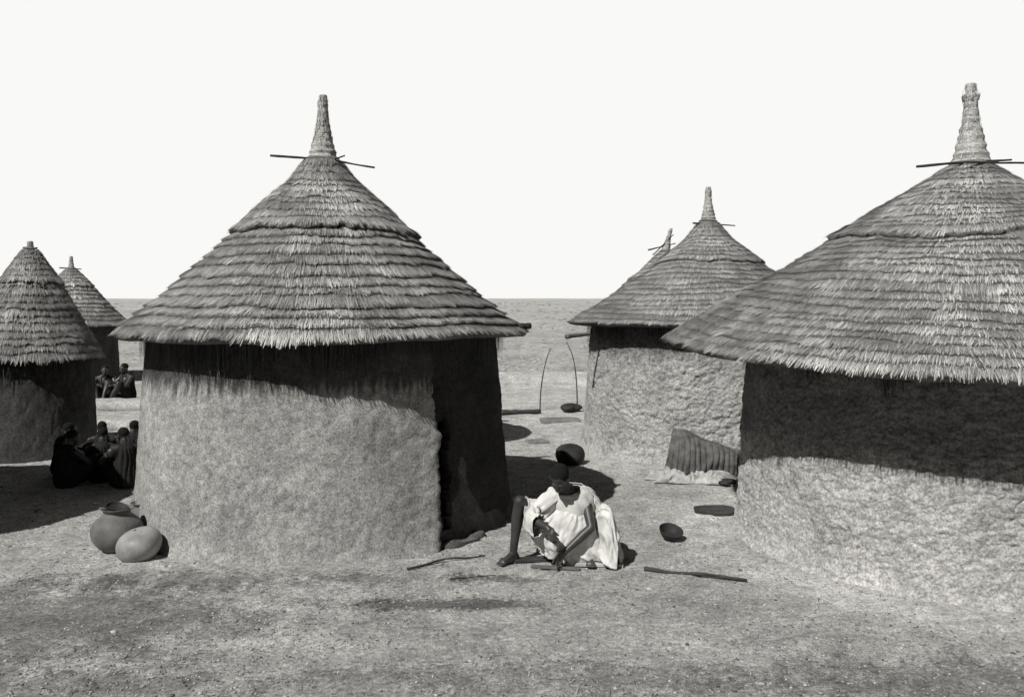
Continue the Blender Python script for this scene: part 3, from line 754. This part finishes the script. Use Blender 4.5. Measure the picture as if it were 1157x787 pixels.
V=[];F=[]
prof=[(1.0,0.0),(1.04,.03),(1.08,.06),(1.0,.065),(.92,.045),(.85,.025),(.02,.022)]
for (k,z) in [(0.01,0.0)]+prof:
    for j in range(36):
        t=2*math.pi*j/36; c_,s_=math.cos(t),math.sin(t)
        sx=abs(c_)**.7*(1 if c_>0 else -1); sy=abs(s_)**.7*(1 if s_>0 else -1)
        V.append((.21*k*sx,.085*k*sy*(1+.25*sx),z))
for i in range(7):
    for j in range(36): F.append((i*36+j,i*36+(j+1)%36,(i+1)*36+(j+1)%36,(i+1)*36+j))
o=mk('wooden_trough',V,F,M_darkwood,None,(2.27,9.95,gh(2.27,9.95))); o.rotation_euler=(0.2,0,-.15); top(o,'shallow dark wooden trough beside the hut wall','trough')

def gp(x,y,dz=0.0):
    Y=2400/(y-338); X=(x-578.5)/1000*Y; return (X,Y,gh(X,Y)+dz)
stick('wooden_pole',gp(728,644,.015),gp(844,657,.015),.019,.012,M_darkwood,label='long dark wooden pole lying on the ground',cat='pole',bend=.04)
stick('wooden_pole',gp(460,644,.014),gp(548,629,.016),.011,.007,M_darkwood,label='thin dark stick lying near the squatting person',cat='stick',bend=.05)
stick('wooden_pole',gp(486,623,.02),gp(541,611,.02),.024,.018,M_wood,label='short log lying at the hut doorway',cat='log',bend=.03)
stick('wooden_pole',gp(508,655,.010),gp(560,650,.010),.006,.004,M_darkwood,label='small twig on trodden earth',cat='stick')
stick('fallen_log',gp(566,468,.05),gp(611,467,.05),.06,.045,M_darkwood,label='dark log lying on open ground beyond the hut',cat='log',bend=.03)
pot('grinding_stone',1.24,18.8,[(0.02,0),(.17,.02),(.22,.09),(.17,.15),(.08,.18),(.004,.19)],M_darkclay,'dark rounded stone next to upright poles','stone',seed=12,wob=.3)
def curved(name,ptsxy,Y,r,label):
    pts=[Vector(px(a,b,Y)) for a,b in ptsxy]; base=pts[0].copy(); base.z=0
    pp=[]
    for i in range(len(pts)-1):
        for k in range(5): pp.append(pts[i].lerp(pts[i+1],k/5)-base)
    pp.append(pts[-1]-base)
    pp=[(pp[max(i-2,0)]+pp[max(i-1,0)]+pp[i]+pp[min(i+1,len(pp)-1)]+pp[min(i+2,len(pp)-1)])/5 if 2<=i<len(pp)-2 else pp[i] for i in range(len(pp))]
    V,F=tube(pp,[r*(1-.5*i/len(pp)) for i in range(len(pp))],6,.3,Y)
    o=mk(name,V,F,M_darkwood,None,base); top(o,label,'pole'); return o
curved('upright_pole',[(610,464),(611,440),(614,420),(618,403),(622,394)],19.2,.016,'thin upright pole bending at its tip')
curved('upright_pole',[(652,466),(652,440),(650,415),(646,398),(640,386)],19.2,.016,'thin upright pole curving inward')
stick('roof_pole',px(585,369,9.7),px(599,368,9.8),.035,.035,M_darkwood,label='blunt dark pole end projecting beneath the thatch eave',cat='pole',bend=.0)
stick('roof_pole',px(640,380,13.6),px(668,377,13.9),.035,.03,M_wood,label='weathered pole end projecting under the thatch eave',cat='pole',bend=.0)

def plank(name,p0,p1,w,t,mat,label,seed=0):
    p0=Vector(p0);p1=Vector(p1); c=(p0+p1)/2; L=(p1-p0).length; a=math.atan2(p1.y-p0.y,p1.x-p0.x)
    bm=bmesh.new(); bmesh.ops.create_cube(bm,size=1); bmesh.ops.subdivide_edges(bm,edges=bm.edges[:],cuts=5,use_grid_fill=True)
    for v in bm.verts:
        v.co=Vector((v.co.x*L*(1+.03*nz(v.co.y*9,seed,1)),v.co.y*w*(1+.12*nz(v.co.x*6,seed,2)),v.co.z*t*(1+.2*nz(v.co.x*5,v.co.y*5,seed))))
    me=bpy.data.meshes.new(name); bm.to_mesh(me); bm.free(); me.materials.append(mat)
    o=add_obj(name,me,None,c); o.rotation_euler=(0,0,a); top(o,label,'plank')
    b=o.modifiers.new('b','BEVEL'); b.width=.004; b.segments=2; return o
plank('wooden_plank',gp(640,638,.02),gp(704,640,.02),.07,.03,M_palewood,'pale wooden plank lying before the squatting person',1)
plank('wooden_plank',gp(566,634,.015),gp(640,631,.015),.10,.025,M_darkwood,'dark board on the ground under working hands',2)
plank('wooden_plank',gp(600,640,.015),gp(655,643,.015),.05,.02,M_wood,'narrow weathered plank by the persons feet',3)

def sheet(name,x,y,fn,nu,nv,mat,label,cat,rz=0,thick=.012):
    u=np.linspace(-1,1,nu+1)[None,:]; v=np.linspace(0,1,nv+1)[:,None]
    u,v=np.broadcast_arrays(u,v); V=np.stack(fn(u,v),-1).reshape(-1,3)
    o=mk(name,V,grid_faces(nv+1,nu+1,False),mat,None,(x,y,gh(x,y))); o.rotation_euler=(0,0,rz); top(o,label,cat)
    s=o.modifiers.new('s','SOLIDIFY'); s.thickness=thick; return o
def fn_mat(u,v):
    # ribbed mat, high at one end, its upper edge sweeping down toward the other, face bellied
    top_=(.40*(.5-.5*u)**1.2+.20)*(1+.10*npn(u*3,0,2.))
    rib=np.abs(np.sin(u*26+v*5+1.2*npn(u*3,v*2,4.)))**.6
    d=.030*rib+.03*npn(u*4,v*3,1.)
    return (u*.62+.16*v, .34*v**1.5-.12*np.sin(v*3.1)*.8+.18*u*u-d+.06*npn(u*2,v,7.), top_*np.sin(v*1.55)+.02)
sheet('woven_mat',2.70,11.95,fn_mat,220,40,M_mat,'dark ribbed grass mat sagging against the foot of a wall','mat',rz=-.05)
def fn_cloth(u,v):
    z=.03+.12*np.abs(npn(u*4,v*3,4.))+.08*np.abs(npn(u*9,v*6,1.))
    e=np.maximum(np.abs(u),np.abs(v*2-1)); z=z*(1-e**6)+.006
    return (u*.50*(1+.35*npn(0,v*5,2.)),(v-.5)*.40*(1+.6*npn(u*3,0,5.)),z)
sheet('crumpled_cloth',2.36,11.58,fn_cloth,90,50,M_rag,'crumpled pale cloth lying on ground before a mat','cloth',rz=-.1,thick=.006)
plank('wooden_plank',gp(738,540,.03),gp(775,543,.03),.10,.04,M_darkwood,'short dark board near a crumpled cloth',6)
pot('stone_lump',2.78,11.42,[(0.02,0),(.10,.02),(.13,.04),(.09,.07),(.004,.08)],M_darkclay,'dark lump of stone at the edge of a mat','stone',seed=14,wob=.5)

# ------------------------------------------------------------------ camera, light, world
cam=bpy.data.cameras.new('cam'); co=bpy.data.objects.new('camera',cam); COL.objects.link(co)
co.location=(0,0,H); co.rotation_euler=(math.radians(90),0,0)
cam.sensor_width=36; cam.lens=FPX/1157*36; cam.shift_y=-55.5/1157; cam.clip_end=6000; cam.clip_start=.05
scene.camera=co
EL=math.radians(46); AZ=math.radians(36)
az=Vector((-math.sin(AZ),-math.cos(AZ),0))
pos=Vector((az.x*math.cos(EL),az.y*math.cos(EL),math.sin(EL)))
sl=bpy.data.lights.new('sun','SUN'); sl.energy=5.0; sl.angle=math.radians(.5); sl.color=(1,.985,.955)
so=bpy.data.objects.new('sun',sl); COL.objects.link(so); so.rotation_euler=(-pos).to_track_quat('-Z','Y').to_euler(); so.location=(-8,-6,12)
w=bpy.data.worlds.new('World'); scene.world=w; w.use_nodes=True; nt=w.node_tree
bg=nt.nodes['Background']
sky=nt.nodes.new('ShaderNodeTexSky'); sky.sky_type='NISHITA'; sky.sun_disc=False
sky.sun_elevation=EL; sky.sun_rotation=math.atan2(az.x,az.y)%(2*math.pi); sky.dust_density=3
bw=nt.nodes.new('ShaderNodeRGBToBW'); nt.links.new(sky.outputs[0],bw.inputs[0])
tc=nt.nodes.new('ShaderNodeTexCoord'); sp=nt.nodes.new('ShaderNodeSeparateXYZ'); nt.links.new(tc.outputs['Generated'],sp.inputs[0])
el=maprange(nt,sp.outputs[2],.36,.50,1,0); azf=maprange(nt,sp.outputs[1],.15,.68,0,1)
haze=mathn(nt,'MULTIPLY',mathn(nt,'MULTIPLY',el,azf),0.95)
base=mathn(nt,'MULTIPLY',bw.outputs[0],0.008)
tot=mathn(nt,'MAXIMUM',haze,base)
comb=nt.nodes.new('ShaderNodeCombineXYZ')
nt.links.new(tot,comb.inputs[0]); nt.links.new(mathn(nt,'MULTIPLY',tot,.995),comb.inputs[1]); nt.links.new(mathn(nt,'MULTIPLY',tot,.975),comb.inputs[2])
nt.links.new(comb.outputs[0],bg.inputs['Color']); bg.inputs['Strength'].default_value=1.0
scene.view_settings.view_transform='Standard'; scene.view_settings.look='None'; scene.view_settings.exposure=0
